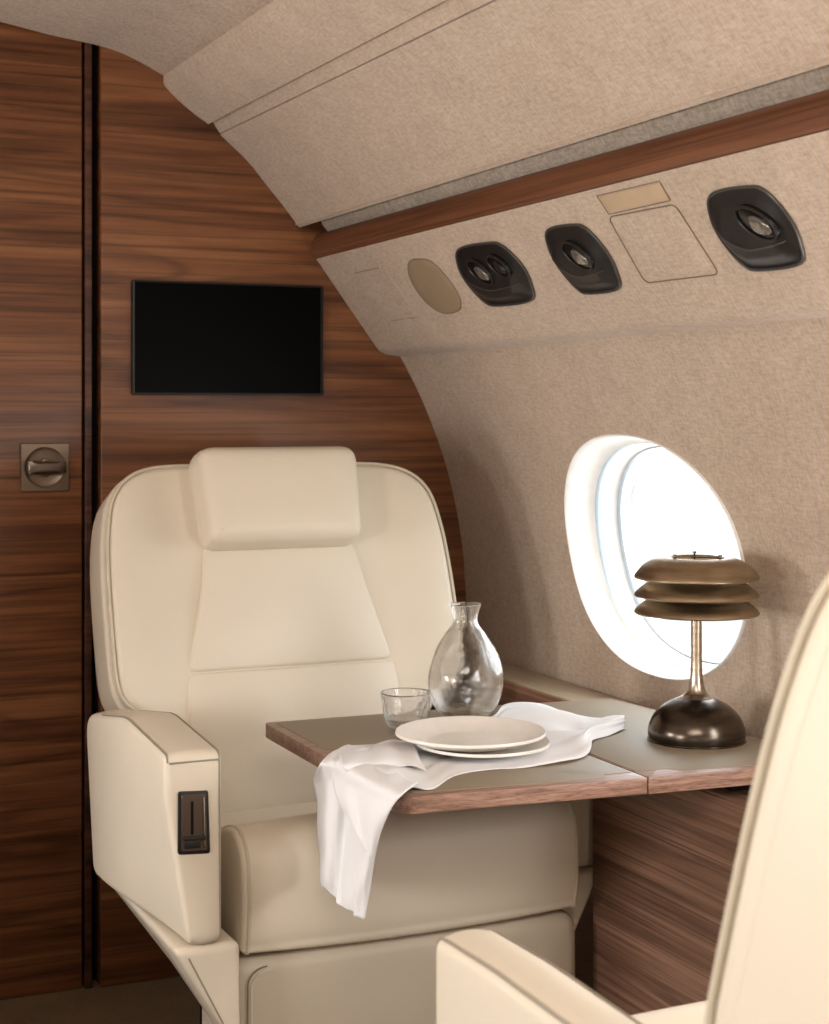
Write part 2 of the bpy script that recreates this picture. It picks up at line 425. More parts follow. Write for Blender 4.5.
# bulkhead: right hand panel stands proud of the door panel
RP = .738
struct('wall_front', box(RP, 1.558, YB, YB+.05, -.0, 2.05, .003), M['bulk'], 'walnut bulkhead panel behind the far seat')
struct('door_1', box(-1.4, .703, YB+.012, YB+.05, .0, 2.05, .003), M['door'], 'walnut door panel left of the groove')
struct('trim_1', box(.7075, .7215, YB+.006, YB+.05, .0, 2.05, .002), M['strip'], 'narrow dark walnut strip in the groove beside the door')
struct('trim_2', box(-1.4, 1.558, YB+.052, YB+.07, 0, 2.05, .001), M['dark'], 'near-black sheet behind the bulkhead joints, coloured as their shade')  # near-black backing stands in for the shade inside the joints
struct('wall_back', box(-1.4, 1.8, YN-.05, YN, 0, 2.05, .002), M['bulk'], 'walnut rear wall behind the viewer')
SK = [(1.40, 1.33), (1.40, 1.60), (1.20, 1.85), (.90, 2.02), (.2, 2.06), (-.5, 2.02), (-.80, 1.85), (-1.0, 1.60), (-1.0, 1.33)]
struct('trim_7', sheet([(p, p) for p in SK[::-1]], YN-.05, YB+.07, .02), M['dark'], 'unseen dark skin added behind the lining to block sky light')  # unseen shell added to stop sky light leaking past the panels
# side walls -------------------------------------------------------
WALL = [(1.562, 0.), (1.5624, .45), (1.5574, .6199), (1.5535, .7734), (1.5426, .8826), (1.5156, 1.0096), (1.4815, 1.1093), (1.4397, 1.2023), (1.3973, 1.2778), (1.375, 1.315)]
WC = catmull([(z, x) for x, z in WALL], 10)
def wx(z):
    for (z0, x0), (z1, x1) in zip(WC, WC[1:]):
        if z <= z1: return x0+(x1-x0)*(z-z0)/(z1-z0)
    return WC[-1][1]
WZ, WA, WB, WP = .905, .284, .214, 2.2
def side_wall(mirror):
    v = []; fc = []
    def P(y, z, d=0):
        x = wx(z)+d
        return (2*XC-x if mirror else x, y, z)
    def grid(y0, y1, z0, z1, ny, nz):
        k = len(v)
        for j in range(nz+1):
            for i in range(ny+1): v.append(P(y0+(y1-y0)*i/ny, z0+(z1-z0)*j/nz))
        for j in range(nz):
            for i in range(ny): a = k+j*(ny+1)+i; fc.append((a, a+1, a+ny+2, a+ny+1))
    ZB, ZT = .66, 1.15
    ZB, ZT = .64, 1.17
    grid(YN, YB, 0, ZB, 12, 12); grid(YN, YB, ZT, 1.315, 12, 8)
    ys = sorted(WY); edges = [YN]
    for y in ys: edges += [y-.36, y+.36]
    edges.append(YB)
    for i in range(0, len(edges), 2): grid(edges[i], edges[i+1], ZB, ZT, 4, 22)
    for y in ys:
        rect = []; nn = 24
        c4 = [(y+.36, ZT), (y-.36, ZT), (y-.36, ZB), (y+.36, ZB)]
        for q in range(4):
            a, b = c4[q], c4[(q+1) % 4]
            for t in range(nn): rect.append((a[0]+(b[0]-a[0])*t/nn, a[1]+(b[1]-a[1])*t/nn))
        hole = []
        for p in rect:
            a = math.atan2((p[1]-WZ)/WB, (p[0]-y)/WA); c, s = math.cos(a), math.sin(a)
            r = (abs(c)**WP+abs(s)**WP)**(-1/WP); hole.append((y+WA*r*c, WZ+WB*r*s))
        k = len(v); Lr = len(rect); K = 8
        for j in range(K+1):
            for i in range(Lr):
                t = j/K; v.append(P(hole[i][0]+(rect[i][0]-hole[i][0])*t, hole[i][1]+(rect[i][1]-hole[i][1])*t))
        for j in range(K):
            for i in range(Lr): fc.append((k+j*Lr+i, k+j*Lr+(i+1) % Lr, k+(j+1)*Lr+(i+1) % Lr, k+(j+1)*Lr+i))
    return G().add(v, fc)
struct('wall_right', side_wall(False), M['fab'], 'curved beige linen side wall with the oval window')
struct('wall_left', side_wall(True), M['fab'], 'curved beige linen side wall across the aisle')
def ring(y, levels, mirror, n=96):
    v = []; fc = []
    for s, d in levels:
        for (a, b) in ellipse(y, WZ, WA*s, WB*s, n, WP):
            x = wx(b)+d; v.append((2*XC-x if mirror else x, a, b))
    for j in range(len(levels)-1):
        for i in range(n): fc.append((j*n+i, j*n+(i+1) % n, (j+1)*n+(i+1) % n, (j+1)*n+i))
    return G().add(v, fc)
wn = 0
for mirror in (False, True):
    for y in WY:
        wn += 1
        r = struct('window_%d' % wn, ring(y, [(1.012, -.0005), (1.008, -.004), (1.0, -.005), (.992, -.002), (.985, .008), (.972, .03), (.955, .045), (.93, .050)], mirror), M['white'],
                   'oval cabin window with white lining' if wn == 1 else 'oval window outside the view')
        obj('gasket', ring(y, [(.93, .050), (.925, .056), (.93, .062), (.938, .066)], mirror), M['gasket'], r)
        obj('outer_lining', ring(y, [(.938, .066), (.93, .085), (.905, .097), (.895, .099), (.892, .104), (.90, .108), (.90, .13)], mirror), M['white'], r)
        obj('pane_seal', ring(y, [(.906, .0965), (.900, .094), (.894, .0975), (.891, .101)], mirror), M['gasket'], r)
        pv = [(2*XC-(wx(b)+.101) if mirror else wx(b)+.101, a, b) for a, b in ellipse(y, WZ, WA*.9, WB*.9, 96, WP)]
        g = G()
        rows = 7; vv = []; ff = []
        for j in range(1, rows+1):
            for a, b in ellipse(y, WZ, WA*.9*j/rows, WB*.9*j/rows, 96, WP):
                vv.append((2*XC-(wx(b)+.101) if mirror else wx(b)+.101, a, b))
        vv.append((2*XC-(wx(WZ)+.101) if mirror else wx(WZ)+.101, y, WZ))
        for j in range(rows-1):
            for i in range(96): ff.append((j*96+i, j*96+(i+1) % 96, (j+1)*96+(i+1) % 96, (j+1)*96+i))
        for i in range(96): ff.append((i, (i+1) % 96, len(vv)-1))
        obj('pane', g.add(vv, ff), M['pane'], r)
# overhead lining --------------------------------------------------
YE = YB-.002
for mirror in (False, True):
    t = thing('overhead_panel', (2*XC-1.0 if mirror else 1.0, 1.0, 1.7), 'beige linen overhead panel across the aisle' if mirror else 'wide sloping beige linen overhead panel above the wooden rail', 'overhead panel')
    obj('upper_panel', sheet(densify(UPP), YN+.01, YE, .012, mirror=mirror), M['fab'], t)
    o = obj('joint_strip', sheet([((a[0]+d_, a[1]+d_), (b[0]+d_, b[1]+d_)) for (a, b), d_ in zip(MIDS, (.007, .001))], YN+.01, YE, .010, mirror=mirror), M['fab'], t)
    obj('lower_panel', sheet(densify(LOW), YN+.01, YE, .012, mirror=mirror), M['fab'], t)
    obj('painted_gap_shade', sheet([((.975, 1.772), (.99, 1.753)), ((1.17, 1.572), (1.172, 1.572))], YN+.01, YE, .012, mirror=mirror), M['dark'], t)  # near-black sheet behind the panels, its colour standing in for shade
    s = struct('trim_%d' % (4 if mirror else 3), sheet([((1.176, 1.60), (1.178, 1.590)), ((1.198, 1.553), (1.199, 1.5525)), ((1.211, 1.5385), (1.2125, 1.536)), ((1.226, 1.535), (1.227, 1.533))], YN+.01, YB-.045, .01, mirror=mirror), M['fabg'], 'recessed grey linen strip above the wooden rail')
    RAIL = [((1.222, 1.5360), (1.222, 1.5335)), ((1.205, 1.5395), (1.207, 1.5370)), ((1.196, 1.533), (1.199, 1.531)), ((1.189, 1.515), (1.192, 1.515)), ((1.188, 1.497), (1.190, 1.499)), ((1.194, 1.488), (1.196, 1.4915)), ((1.21, 1.484), (1.21, 1.488))]
    s = struct('trim_%d' % (6 if mirror else 5), sheet(densify(RAIL, 4), YN+.01, YE, .008, ny=8, mirror=mirror), M['trimw'], 'warm walnut rail running under the overhead panel')
# passenger service panel: frame on its sloping plane
PD = Vector((.597, 0, -.802)); PN = Vector((-.802, 0, -.597)); PO = Vector((1.1974, 0, 1.4881))
def ps(y, b, n=0):
    """y along the cabin, b down the slope, n out into the cabin; the slope eases a little towards the viewer"""
    t = min(1.0, max(0, (YB-y)/2.2)); 
    p = PO+PD*b+PN*n; return Vector((p.x, y, p.z))
PSU = [((1.212, 1.492), (1.212, 1.495)), ((1.1985, 1.4872), (1.1985, 1.4872)), ((1.2883, 1.3665), (1.2883, 1.3665)), ((1.329, 1.3118), (1.329, 1.3118)), ((1.345, 1.2925), (1.345, 1.294)), ((1.358, 1.2855), (1.360, 1.291)), ((1.3712, 1.2835), (1.372, 1.292)), ((1.40, 1.2800), (1.40, 1.291))]
def subdiv(sec, n=3):
    out = []
    for a, b in zip(sec, sec[1:]):
        for k in range(n): t = k/n; out.append(tuple(tuple(a[q][d]+(b[q][d]-a[q][d])*t for d in range(2)) for q in range(2)))
    return out+[sec[-1]]
for mirror in (False, True):
    t = thing('service_panel', (2*XC-1.27 if mirror else 1.27, 1.9, 1.39), 'beige service panel across the aisle' if mirror else 'sloping beige linen service panel above the oval window, holding the reading lights', 'service panel')
    obj('lining', sheet(subdiv(PSU), YN+.01, YE, .01, ny=8, mirror=mirror), M['fab'], t)
    if mirror: continue
    SERV = t
def psf(a, b, n): return ps(a, b, n)
fo = rpoly([(1.957+.085, .110-.059), (1.957-.088, .110-.057), (1.957-.093, .110+.058), (1.957+.094, .110+.056)][::-1], .012)
hatch = obj('access_hatch', pad(resample(fo, .02), psf, -.002, .0006, 0, .0005, arc=2, rings=1), M['fab'], SERV)
obj('joint_line', tube([ps(a, b, .0006) for a, b in inset(fo, -.0015)], .0010, True, 6), M['seam'], SERV)
obj('label_plate', pad(resample(rpoly([(1.955-.082, .029-.014), (1.955+.082, .029-.0145), (1.955+.08, .029+.0145), (1.955-.081, .029+.014)], .003), .02), psf, -.001, .0012, 0, .0008, arc=2, rings=1), M['plasticl'], SERV)['label'] = 'smooth beige blank plate'
obj('joint_line', tube([ps(a, b, .0004) for a, b in rpoly([(1.955-.084, .029-.016), (1.955+.084, .029-.0165), (1.955+.082, .029+.0165), (1.955-.083, .029+.016)], .003)], .0007, True, 6), M['seam'], SERV)
ov = catmull([(.038, -.060), (-.012, -.062), (-.054, -.051), (-.073, -.016), (-.075, .016), (-.063, .040), (-.032, .056), (.03, .058), (.069, .040), (.084, .007), (.076, -.030)], 5, True)
ov = [(2.739+a, .115+b) for a, b in ov]
obj('speaker_cover', pad(ov, psf, -.002, .0012, 0, .0008, arc=2, rings=2), M['plastic'], SERV)['label'] = 'smooth taupe oval cover'
obj('joint_line', tube([ps(a, b, .0004) for a, b in inset(ov, -.001)], .0008, True, 6), M['seam'], SERV)
for pts in ([(3.073-.02, .053), (3.073-.15, .053)], [(2.898, .174), (3.03, .174)]):
    obj('joint_line', tube([ps(a, b, .0002) for a, b in pts], .0007, False, 6), M['seam'], SERV)
obj('access_hatch', pad(resample(rpoly([(2.898, .053), (3.073, .053), (3.07, .174), (2.895, .174)], .004), .02), psf, -.002, .0004, 0, .0004, arc=1, rings=1), M['fab'], SERV)
# reading lights -----------------------------------------------------
def pod(yc, bc, half, label, eyes):
    hb = .061
    cor = [(half*.55, -hb), (-half*.42, -hb), (-half*.80, -hb*.82), (-half, -hb*.15), (-half*.93, hb*.45), (-half*.62, hb*.97), (half*.5, hb*1.0), (half*.84, hb*.80), (half, hb*.12), (half*.92, -hb*.5)]
    out = catmull(cor, 8, True); L = len(out)
    t = thing('reading_light', ps(yc, bc), label, 'reading light', 'black reading lights in the service panel')
    f = lambda a, b, n: ps(yc+a, bc+b, n)
    v = []; fc = []; R_ = 26
    def hgt(a, b, s):
        e = 1-s**3                                   # falls to the rim
        rl = -.004-.010*(1-(a/half)**2)+.012*(a/half)    # crest line across the pod
        rl = .022-.058*max(0, a/half)**2+.004*min(0, a/half)
        if b > rl: q = (b-rl)/(hb-rl); h = .017*(1-q**2)
        else: q = min(1, (rl-b)/(hb+rl)); h = .017-.0155*q
        return h*min(1, e*1.35)+.0012
    for j in range(1, R_+1):
        s = j/R_
        for p in out: v.append(f(p[0]*s, p[1]*s, hgt(p[0]*s, p[1]*s, s)))
    for j in range(R_-1):
        for i in range(L): fc.append((j*L+i, j*L+(i+1) % L, (j+1)*L+(i+1) % L, (j+1)*L+i))
    v.append(f(0, 0, hgt(0, 0, 0))); fc += [(len(v)-1, i, (i+1) % L) for i in range(L)]
    obj('housing', G().add(v, fc), M['black'], t, angle=60)
    obj('bezel', tube([f(a, b, .0022) for a, b in out], .0024, True, 8), M['rim'], t)
    obj('ridge_highlight', tube([f(a_*half*.80, .022-.058*max(0, a_*.80)**2+.004*min(0, a_*.80), hgt(a_*half*.80, .022-.058*max(0, a_*.80)**2+.004*min(0, a_*.80), .55*abs(a_)+.25)+.0002) for a_ in [q/12 for q in range(-12, 13)]], .0011), M['rim'], t)  # thin grey tube added as a painted highlight along the crest
    for (ea, eb, er, lens) in eyes:
        n0 = hgt(ea, eb, .4)+.0015
        tl = .35
        def ef(a, b, n, ea=ea, eb=eb, n0=n0): return f(ea+a, eb+b, n0+n+b*.10)
        ang = math.atan2(.020, -.031); ca, sa = math.cos(ang), math.sin(ang)
        rot = lambda L_: [(p[0]*ca-p[1]*sa, p[0]*sa+p[1]*ca) for p in L_]
        circ = rot(ellipse(0, 0, er, er*.56, 40))
        e = obj('swivel_nozzle', pad(circ, ef, -.006, .002, .001, .002, arc=3, rings=0), M['blackg'], t)
        obj('nozzle_ring', tube([ef(a, b, .003) for a, b in rot(ellipse(0, 0, er*.97, er*.54, 40))], .0018, True, 8), M['black'], e)
        obj('lens', pad(rot(ellipse(er*.16, 0, er*.58, er*.30, 32)), ef, .000, .0034, 0, .001, arc=2, rings=3, dome=.003), M['lens'] if lens else M['black'], e)
    return t
pod(2.485, .110, .114, 'black recessed double reading light pod, widest one, beside the taupe oval', [(.014, -.016, .036, 1), (-.060, -.020, .031, 0)])
pod(2.180, .110, .080, 'single black reading light pod between the double pod and the square hatch', [(-.018, -.014, .036, 1)])
pod(1.731, .109, .079, 'black reading light pod nearest the right edge, right of the square hatch', [(-.030, -.014, .037, 1)])
# wall screen --------------------------------------------------------
t = thing('wall_screen', (1.005, YB, 1.31), 'black flat screen mounted on the walnut bulkhead above the far seat', 'screen')
fr = lambda a, b, n: Vector((a, YB-n, b))
so = resample(rpoly([(.799, 1.195), (1.211, 1.195), (1.211, 1.4275), (.799, 1.4275)], .004, 4), .05)
obj('bezel', pad(so, fr, 0, .016, 0, .002, arc=2, rings=1), M['bezel'], t)
obj('display', pad(resample(rpoly([(.803, 1.199), (1.204, 1.199), (1.204, 1.4235), (.803, 1.4235)], .002, 3), .05), fr, .014, .0168, 0, .0004, arc=1, rings=1), M['screen'], t)
# door latch ---------------------------------------------------------
YD = YB+.012
t = thing('door_latch', (.6285, YD, 1.047), 'square bronze latch plate with a turn handle on the walnut door', 'latch')
ff_ = lambda a, b, n: Vector((a, YD-n, b))
lc = (.6275, 1.050)
v = []; fc = []; sq = resample(rpoly([(lc[0]-.048, lc[1]-.048), (lc[0]+.048, lc[1]-.048), (lc[0]+.048, lc[1]+.048), (lc[0]-.048, lc[1]+.048)], .003, 3), .006)
def sqr(a_):  # circle matching the square's own angles
    return [(lc[0]+a_*math.cos(math.atan2(p[1]-lc[1], p[0]-lc[0])), lc[1]+a_*math.sin(math.atan2(p[1]-lc[1], p[0]-lc[0]))) for p in sq]
rows = [([p for p in sq], 0), (sq, .005), ([(lc[0]+(p[0]-lc[0])*.975, lc[1]+(p[1]-lc[1])*.975) for p in sq], .0065), (sqr(.0405), .0065), (sqr(.039), .0055)]
for k in range(1, 9): a_ = k/8*PI/2; rows.append((sqr(.039*math.cos(a_)+.0005), .0055-.0045*math.sin(a_)))
for pts, n in rows: v += [ff_(p[0], p[1], n) for p in pts]
L = len(sq)
for j in range(len(rows)-1):
    for i in range(L): fc.append((j*L+i, j*L+(i+1) % L, (j+1)*L+(i+1) % L, (j+1)*L+i))
obj('plate', G().add(v, fc), M['bronze'], t, angle=25)
obj('spindle', pad(ellipse(lc[0], lc[1], .013, .018, 32), ff_, .001, .014, 0, .002, arc=2, rings=1), M['bronze'], t)
hb_ = obj('turn_handle', pad([(lc[0]+x_, lc[1]+y_) for x_, y_ in catmull([(-.039, -.008), (-.036, -.0115), (0, -.0135), (.036, -.0105), (.0385, -.008), (.0385, .008), (.036, .010), (0, .0125), (-.036, .0115), (-.039, .009)], 4, True)], ff_, .010, .026, .003, .006, arc=4, rings=2, dome=.003), M['bronzed'], t)
# ------------------------------------------------------------------ console, ledge, table
TZ = .65
Z3 = lambda a, b, n: Vector((a, b, n))
t = thing('side_cabinet', (1.45, 1.95, 0), 'walnut side cabinet under the table, next to the far seat cushion', 'cabinet')
obj('body', box(1.356, 1.545, 1.62, 2.30, .0, .603, .003), M['cab'], t)
obj('front_panel', box(1.350, 1.356, 1.622, 2.298, .0, .600, .001), M['cab'], t)
t = thing('wall_ledge', (1.50, 2.83, .58), 'walnut ledge with taupe leather top along the wall behind the carafe', 'ledge')
obj('body', box(1.454, 1.549, 2.47, 3.196, .578, .627, .002), M['edge'], t)
obj('leather_top', box(1.458, 1.549, 2.472, 3.195, .627, .631, .0015), M['ledge'], t)
# fixed console leaf
t = thing('console_top', (1.36, 2.15, TZ-.024), 'fixed walnut and taupe leather console leaf against the wall, carrying the brass lamp', 'console')
CT = [(1.2095, 1.9055), (1.383, 1.892), (1.50, 1.884), (1.545, 1.90), (1.545, 2.03), (1.5135, 2.07), (1.497, 2.30), (1.484, 2.462), (1.2095, 2.487)]
CT = [(1.2095, 1.9055), (1.383, 1.892), (1.50, 1.884), (1.5145, 1.90), (1.5145, 2.05), (1.500, 2.30), (1.484, 2.462), (1.2095, 2.487)]
obj('frame', pad(rpoly(CT, [.001, 0, .01, .01, .02, 0, .02, .001], 3), Z3, TZ-.024, TZ, .002, .0015, arc=3, rings=0), M['tabw'], t, angle=30)
CL = [(1.213, 1.945), (1.263, 1.938), (1.277, 1.918), (1.383, 1.909), (1.498, 1.900), (1.500, 2.05), (1.488, 2.30), (1.474, 2.45), (1.213, 2.474)]
obj('leather_inlay', pad(CL, Z3, TZ-.002, TZ+.0009, 0, .0006, arc=2, rings=0), M['taupe'], t, angle=30)
obj('support', box(1.38, 1.50, 1.95, 2.28, .603, .626, .004), M['dark'], t)
# folding leaf
t = thing('folding_table', (1.03, 2.2, TZ-.024), 'walnut edged folding table leaf with taupe leather, set with glass and plates', 'table')
LT = [(.846, 1.9375), (1.2075, 1.9057), (1.2075, 2.487), (.846, 2.500)]
obj('frame', pad(rpoly(LT, [.028, .001, .001, .012], 6), Z3, TZ-.024, TZ, .003, .0015, arc=3, rings=0), M['tabw'], t, angle=30)
LL = [(.864, 2.05), (.864, 1.975), (.872, 1.958), (.89, 1.952), (1.150, 1.925), (1.160, 1.943), (1.204, 1.942), (1.204, 2.473), (.862, 2.486), (.862, 2.262), (.872, 2.250), (.925, 2.250), (.925, 2.06)]
obj('leather_inlay', pad(LL, Z3, TZ-.002, TZ+.0009, 0, .0006, arc=2, rings=0), M['taupe'], t, angle=30)
obj('support_arm', box(1.05, 1.205, 2.14, 2.22, .604, .626, .004), M['bronzed'], t)
t = thing('light_block_cabinet', (-.62, 3.02, 0), 'unseen low walnut cabinet added across the aisle to shade the lower bulkhead', 'cabinet')  # out-of-view cabinet added to keep window light off the low bulkhead
obj('body', box(-1.10, .12, 2.98, 3.19, .0, .86, .004), M['cab'], t)
obj('door', box(-1.08, .10, 2.972, 2.98, .02, .84, .002), M['cab'], t)
obj('top', box(-1.10, .13, 2.97, 3.195, .86, .88, .004), M['tabw'], t)
# ------------------------------------------------------------------ seats
BA = math.atan(.22/.63); BT = Vector((0, math.sin(BA), math.cos(BA))); BN = Vector((0, -math.cos(BA), math.sin(BA))); BO = Vector((1.0, 2.68, .44))
def bk(s, t_, n): return BO+Vector((s, 0, 0))+BT*t_+BN*n
def mirror_outline(half):                       # half: from top centre down to the bottom centre on +s
    return half+[(-a, b) for a, b in half[::-1]]
def sm(x, a, b): x = max(0, min(1, (x-a)/(b-a))); return x*x*(3-2*x)
def make_seat(label, near):
    a_ = math.atan((.20 if near else .22)/.63); TS = 1.06 if near else 1.0
    BT = Vector((0, math.sin(a_), math.cos(a_))); BN = Vector((0, -math.cos(a_), math.sin(a_))); BO = Vector((1.020 if near else .993, 2.69 if near else 2.68, .44))
    def bk(s, t_, n): return BO+Vector((s, 0, 0))+BT*t_*TS+BN*n
    root = thing('cabin_seat', (1.0, 2.55, 0), label, 'seat', None)
    H = [(.06, .655), (.17, .658), (.235, .650), (.282, .628), (.312, .590), (.326, .53), (.332, .45), (.333, .34), (.331, .265), (.318, .225), (.285, .197), (.255, .15), (.245, .08), (.24, .0), (.15, -.01)]
    face = catmull(mirror_outline(H), 4, True)
    wing = lambda s, t_, k: k*(.032*sm(abs(s), .17, .335)*sm(t_, .10, .3))
    br = obj('backrest', pad(face, bk, -.045, .0, .012, .014, depth=wing, rings=10, slices=2), M['leath'], root)
    shell = inset(face, -.007)
    obj('backrest_shell', pad(shell, bk, -.135, -.030, .035, .006, depth=lambda s, t_, k: .8*wing(s, t_, max(0, k)), rings=4, slices=4), M['leath'], root)
    top = [p for p in face if p[1] > .19]
    i0 = max(range(len(face)), key=lambda i: (face[i][1] > .19) and not (face[i-1][1] > .19))
    seq = []
    for k in range(len(face)):
        p = face[(i0+k) % len(face)]
        if p[1] > .19: seq.append(p)
        elif seq: break
    obj('piping', tube([bk(a, b, -.008+wing(a, b, 1)) for a, b in [(q[0]*1.002, q[1]+.001) for q in seq]], .0032), M['pipe'], br)
    # centre cushions of the back
    up = [(0, .497), (.140, .497), (.150, .485), (.158, .42), (.176, .34), (.196, .276), (.190, .270), (0, .268)]
    up = rpoly(mirror_outline([(.0, .500), (.147, .500), (.160, .42), (.199, .270)]), [0, .016, .1, .014, .014, .1, .016, 0], 4)
    obj('upper_back_cushion', pad(resample(up, .02), bk, -.02, .005, 0, .006, dome=.013, rings=10), M['perf'], root)
    lo = rpoly(mirror_outline([(0, .268), (.200, .268), (.206, .20), (.203, .08), (.198, -.02)]), [0, .014, .1, .1, .02, .02, .1, .1, .014, 0], 4)
    obj('lower_back_cushion', pad(resample(lo, .02), bk, -.02, .005, 0, .006, dome=.018, rings=10), M['perf'], root)
    hr = rpoly([(-.150, .492), (.146, .492), (.158, .676), (-.160, .676)], [.026, .026, .034, .034], 8)
    hd = obj('headrest', pad(resample(hr, .02), bk, -.045, .068, .032, .022, slices=4, dome=.010, rings=8, bulge=.004), M['leath'], root)
    # seat cushion: section along the cabin, seams on both flanks
    cs = catmull([(2.252, .375), (2.246, .42), (2.249, .485), (2.264, .517), (2.295, .533), (2.340, .529), (2.42, .502), (2.55, .470), (2.70, .455), (2.75, .43), (2.74, .38), (2.60, .362), (2.40, .360), (2.27, .358)], 6, True)
    cu = obj('seat_cushion', pad(cs, lambda a, b, n: Vector((n, a, b)), .728, 1.298, .010, .010, slices=10, bulge=.008, rings=4), M['leath'], root)
    for x_ in (.738, 1.290):
        obj('piping', tube([Vector((x_+(-.003 if x_ < 1 else .003), a, b)) for a, b in inset(cs, -.001) if a < 2.5], .0028) if False else tube([Vector((x_, a, b)) for a, b in inset(cs, .0006)], .0030, True), M['pipe'], cu)
    # leg rest under the cushion
    lr = resample(rpoly([(.715, .06), (1.304, .06), (1.304, .350), (.715, .350)], [.03, .03, .035, .035], 6), .03)
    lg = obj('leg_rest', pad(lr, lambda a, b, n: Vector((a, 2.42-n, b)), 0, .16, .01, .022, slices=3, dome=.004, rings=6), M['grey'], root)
    for dd, rr_, mm in ((.024, .0011, 'seam'), (.030, .0007, 'stitch')):
        ln = [(.715+dd, .08)]+[(.715+dd+.030*(1-math.cos(q/6*PI/2)), .312+.026*math.sin(q/6*PI/2)-(dd-.024)) for q in range(7)]+[(.86, .3385-(dd-.024))]
        obj('seam' if mm == 'seam' else 'stitching', tube([Vector((a, 2.42-.1636, b)) for a, b in ln[:-1]], rr_, False, 6), M[mm], lg)
    # armrests
    for side in (0, 1):
        dy = 0
        if near: dy = .07
        if side == 0:
            ao = rpoly([(2.20+dy, .402), (2.20+dy, .676), (2.44, .690), (2.715, .648), (2.655, .390)], [.018, .018, .3, .045, .03], 6)
            x0, x1 = .598, .683
        else:
            top_ = .60 if not near else .664
            ao = rpoly([(2.318, .402), (2.318, top_), (2.44, top_+.004), (2.715, top_), (2.655, .390)], [.018, .018, .3, .045, .03], 6)
            x0, x1 = (1.300 if near else 1.310), (1.364 if near else 1.385)
        ao = resample(ao, .02); ao_front = 2.20+dy if side == 0 else 2.318; ztop = .676 if side == 0 else .664
        lab = 'outer armrest with control recess' if side == 0 else None
        am = obj('armrest', pad(ao, lambda a, b, n, x0=x0, x1=x1, side=side: Vector((n+(.16*max(0, .62-b)*sm(2.62-a, 0, .42)*(x1-n)/(x1-x0) if side == 0 else 0), a, b)), x0, x1, .012, .012, slices=6, rings=4, bulge=.003), M['leath'], root)
        for x_, sgn in ((x0, 1), (x1, -1)):
            ii = inset(ao, .0022)
            sel = [(a, b) for a, b in ii if b > .41 and a < 2.69]
            k0 = next(k for k in range(len(ii)) if not (ii[k-1][1] > .41 and ii[k-1][0] < 2.69) and (ii[k][1] > .41 and ii[k][0] < 2.69))
            sel = []
            for k in range(len(ii)):
                p = ii[(k0+k) % len(ii)]
                if p[1] > .41 and p[0] < 2.69: sel.append(p)
                else: break
            if sgn == 1: sel = [p for p in sel if p[1] > .66 or side]      # the outer flank is seamed along its top only
            if len(sel) > 3: obj('piping', tube([Vector((x_+sgn*.0045, a, b+.0006)) for a, b in sel], .0014), M['pipeg'], am)
        if not (side and not near):
            yf = ao_front; zf = 0
            obj('piping', tube([Vector((x0+.006+(x1-x0-.012)*q/8, yf-.0020, ztop-.0115)) for q in range(9)], .0014), M['pipeg'], am)
        if side == 0:
            ff2 = lambda a, b, n: Vector((a, 2.1985+dy-n, b))
            fo_ = resample(rpoly([(.6165, .535), (.6635, .532), (.6605, .622), (.6165, .6245)], .004, 3), .01)
            cp = obj('control_panel', pad(fo_, ff2, -.002, .0025, 0, .001, arc=2, rings=0), M['bezel'], root)
            cp['label'] = 'black recessed seat control in the front of the armrest'
            obj('recess', pad(resample(rpoly([(.6210, .5395), (.6590, .5375), (.6565, .6175), (.6210, .6195)], .003, 3), .01), ff2, .001, .0030, 0, .0004, arc=1, rings=0), M['bronzed'], cp)
            obj('slot', pad(rpoly([(.6345, .562), (.6385, .562), (.6385, .609), (.6345, .609)], .0015, 3), ff2, .002, .0034, 0, .0003, arc=1, rings=0), M['dark'], cp)
            obj('lever', pad(rpoly([(.6235, .5545), (.6555, .5535), (.6555, .5595), (.6235, .5605)], .001, 2), ff2, .002, .0085, 0, .001, arc=2, rings=0), M['black'], cp)
            obj('guide', pad(rpoly([(.6525, .542), (.6555, .542), (.6545, .614), (.6520, .614)], .001, 2), ff2, .002, .0050, 0, .0008, arc=2, rings=0), M['chrome'], cp)
            obj('button', pad(rpoly([(.6250, .5425), (.6490, .5420), (.6490, .5505), (.6250, .5510)], .001, 2), ff2, .002, .0045, 0, .0008, arc=2, rings=0), M['bezel'], cp)
    # shrouds under the armrests, leaning inwards
    for side in (0, 1):
        so_ = resample(rpoly([(2.205, .398), (2.640, .386), (2.650, .357), (2.46, .362), (2.34, .352), (2.262, .14), (2.205, .12)], [.013, .013, .014, .05, .05, .03, .02], 5), .02)
        if side == 0: fm = lambda a, b, n: Vector((n+(.40-b)*.60*(.712-n)/.102, a, b)); x0, x1 = .610, .712
        else: fm = lambda a, b, n: Vector((n-(.40-b)*.50, a+.10, b)); x0, x1 = 1.300, 1.375
        sk = obj('side_shroud', pad(so_, fm, x0, x1, .012, .012, slices=3, rings=3), M['leath'], root)
        if side == 0:
            obj('seam', tube([fm(a, b, x0+.016) for a, b in [(2.2048, .384), (2.2048, .37), (2.2048, .30), (2.2048, .20), (2.2048, .14)]], .0012, False, 6), M['pipeg'], sk)
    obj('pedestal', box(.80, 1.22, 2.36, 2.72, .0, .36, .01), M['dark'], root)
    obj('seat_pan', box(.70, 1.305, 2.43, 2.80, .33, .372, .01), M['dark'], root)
    return root
far = make_seat('cream leather cabin seat facing the viewer, in front of the walnut bulkhead and screen', False)
nr = make_seat('cream leather cabin seat in the near right corner, seen from behind, blurred', True)
nr.rotation_euler = (0, 0, PI); nr.location = (1.0, 1.45-.30, 0)
def copy_tree(o, parent=None):
    c = o.copy(); C.objects.link(c); c.parent = parent
    for ch in list(o.children): copy_tree(ch, c)
    return c
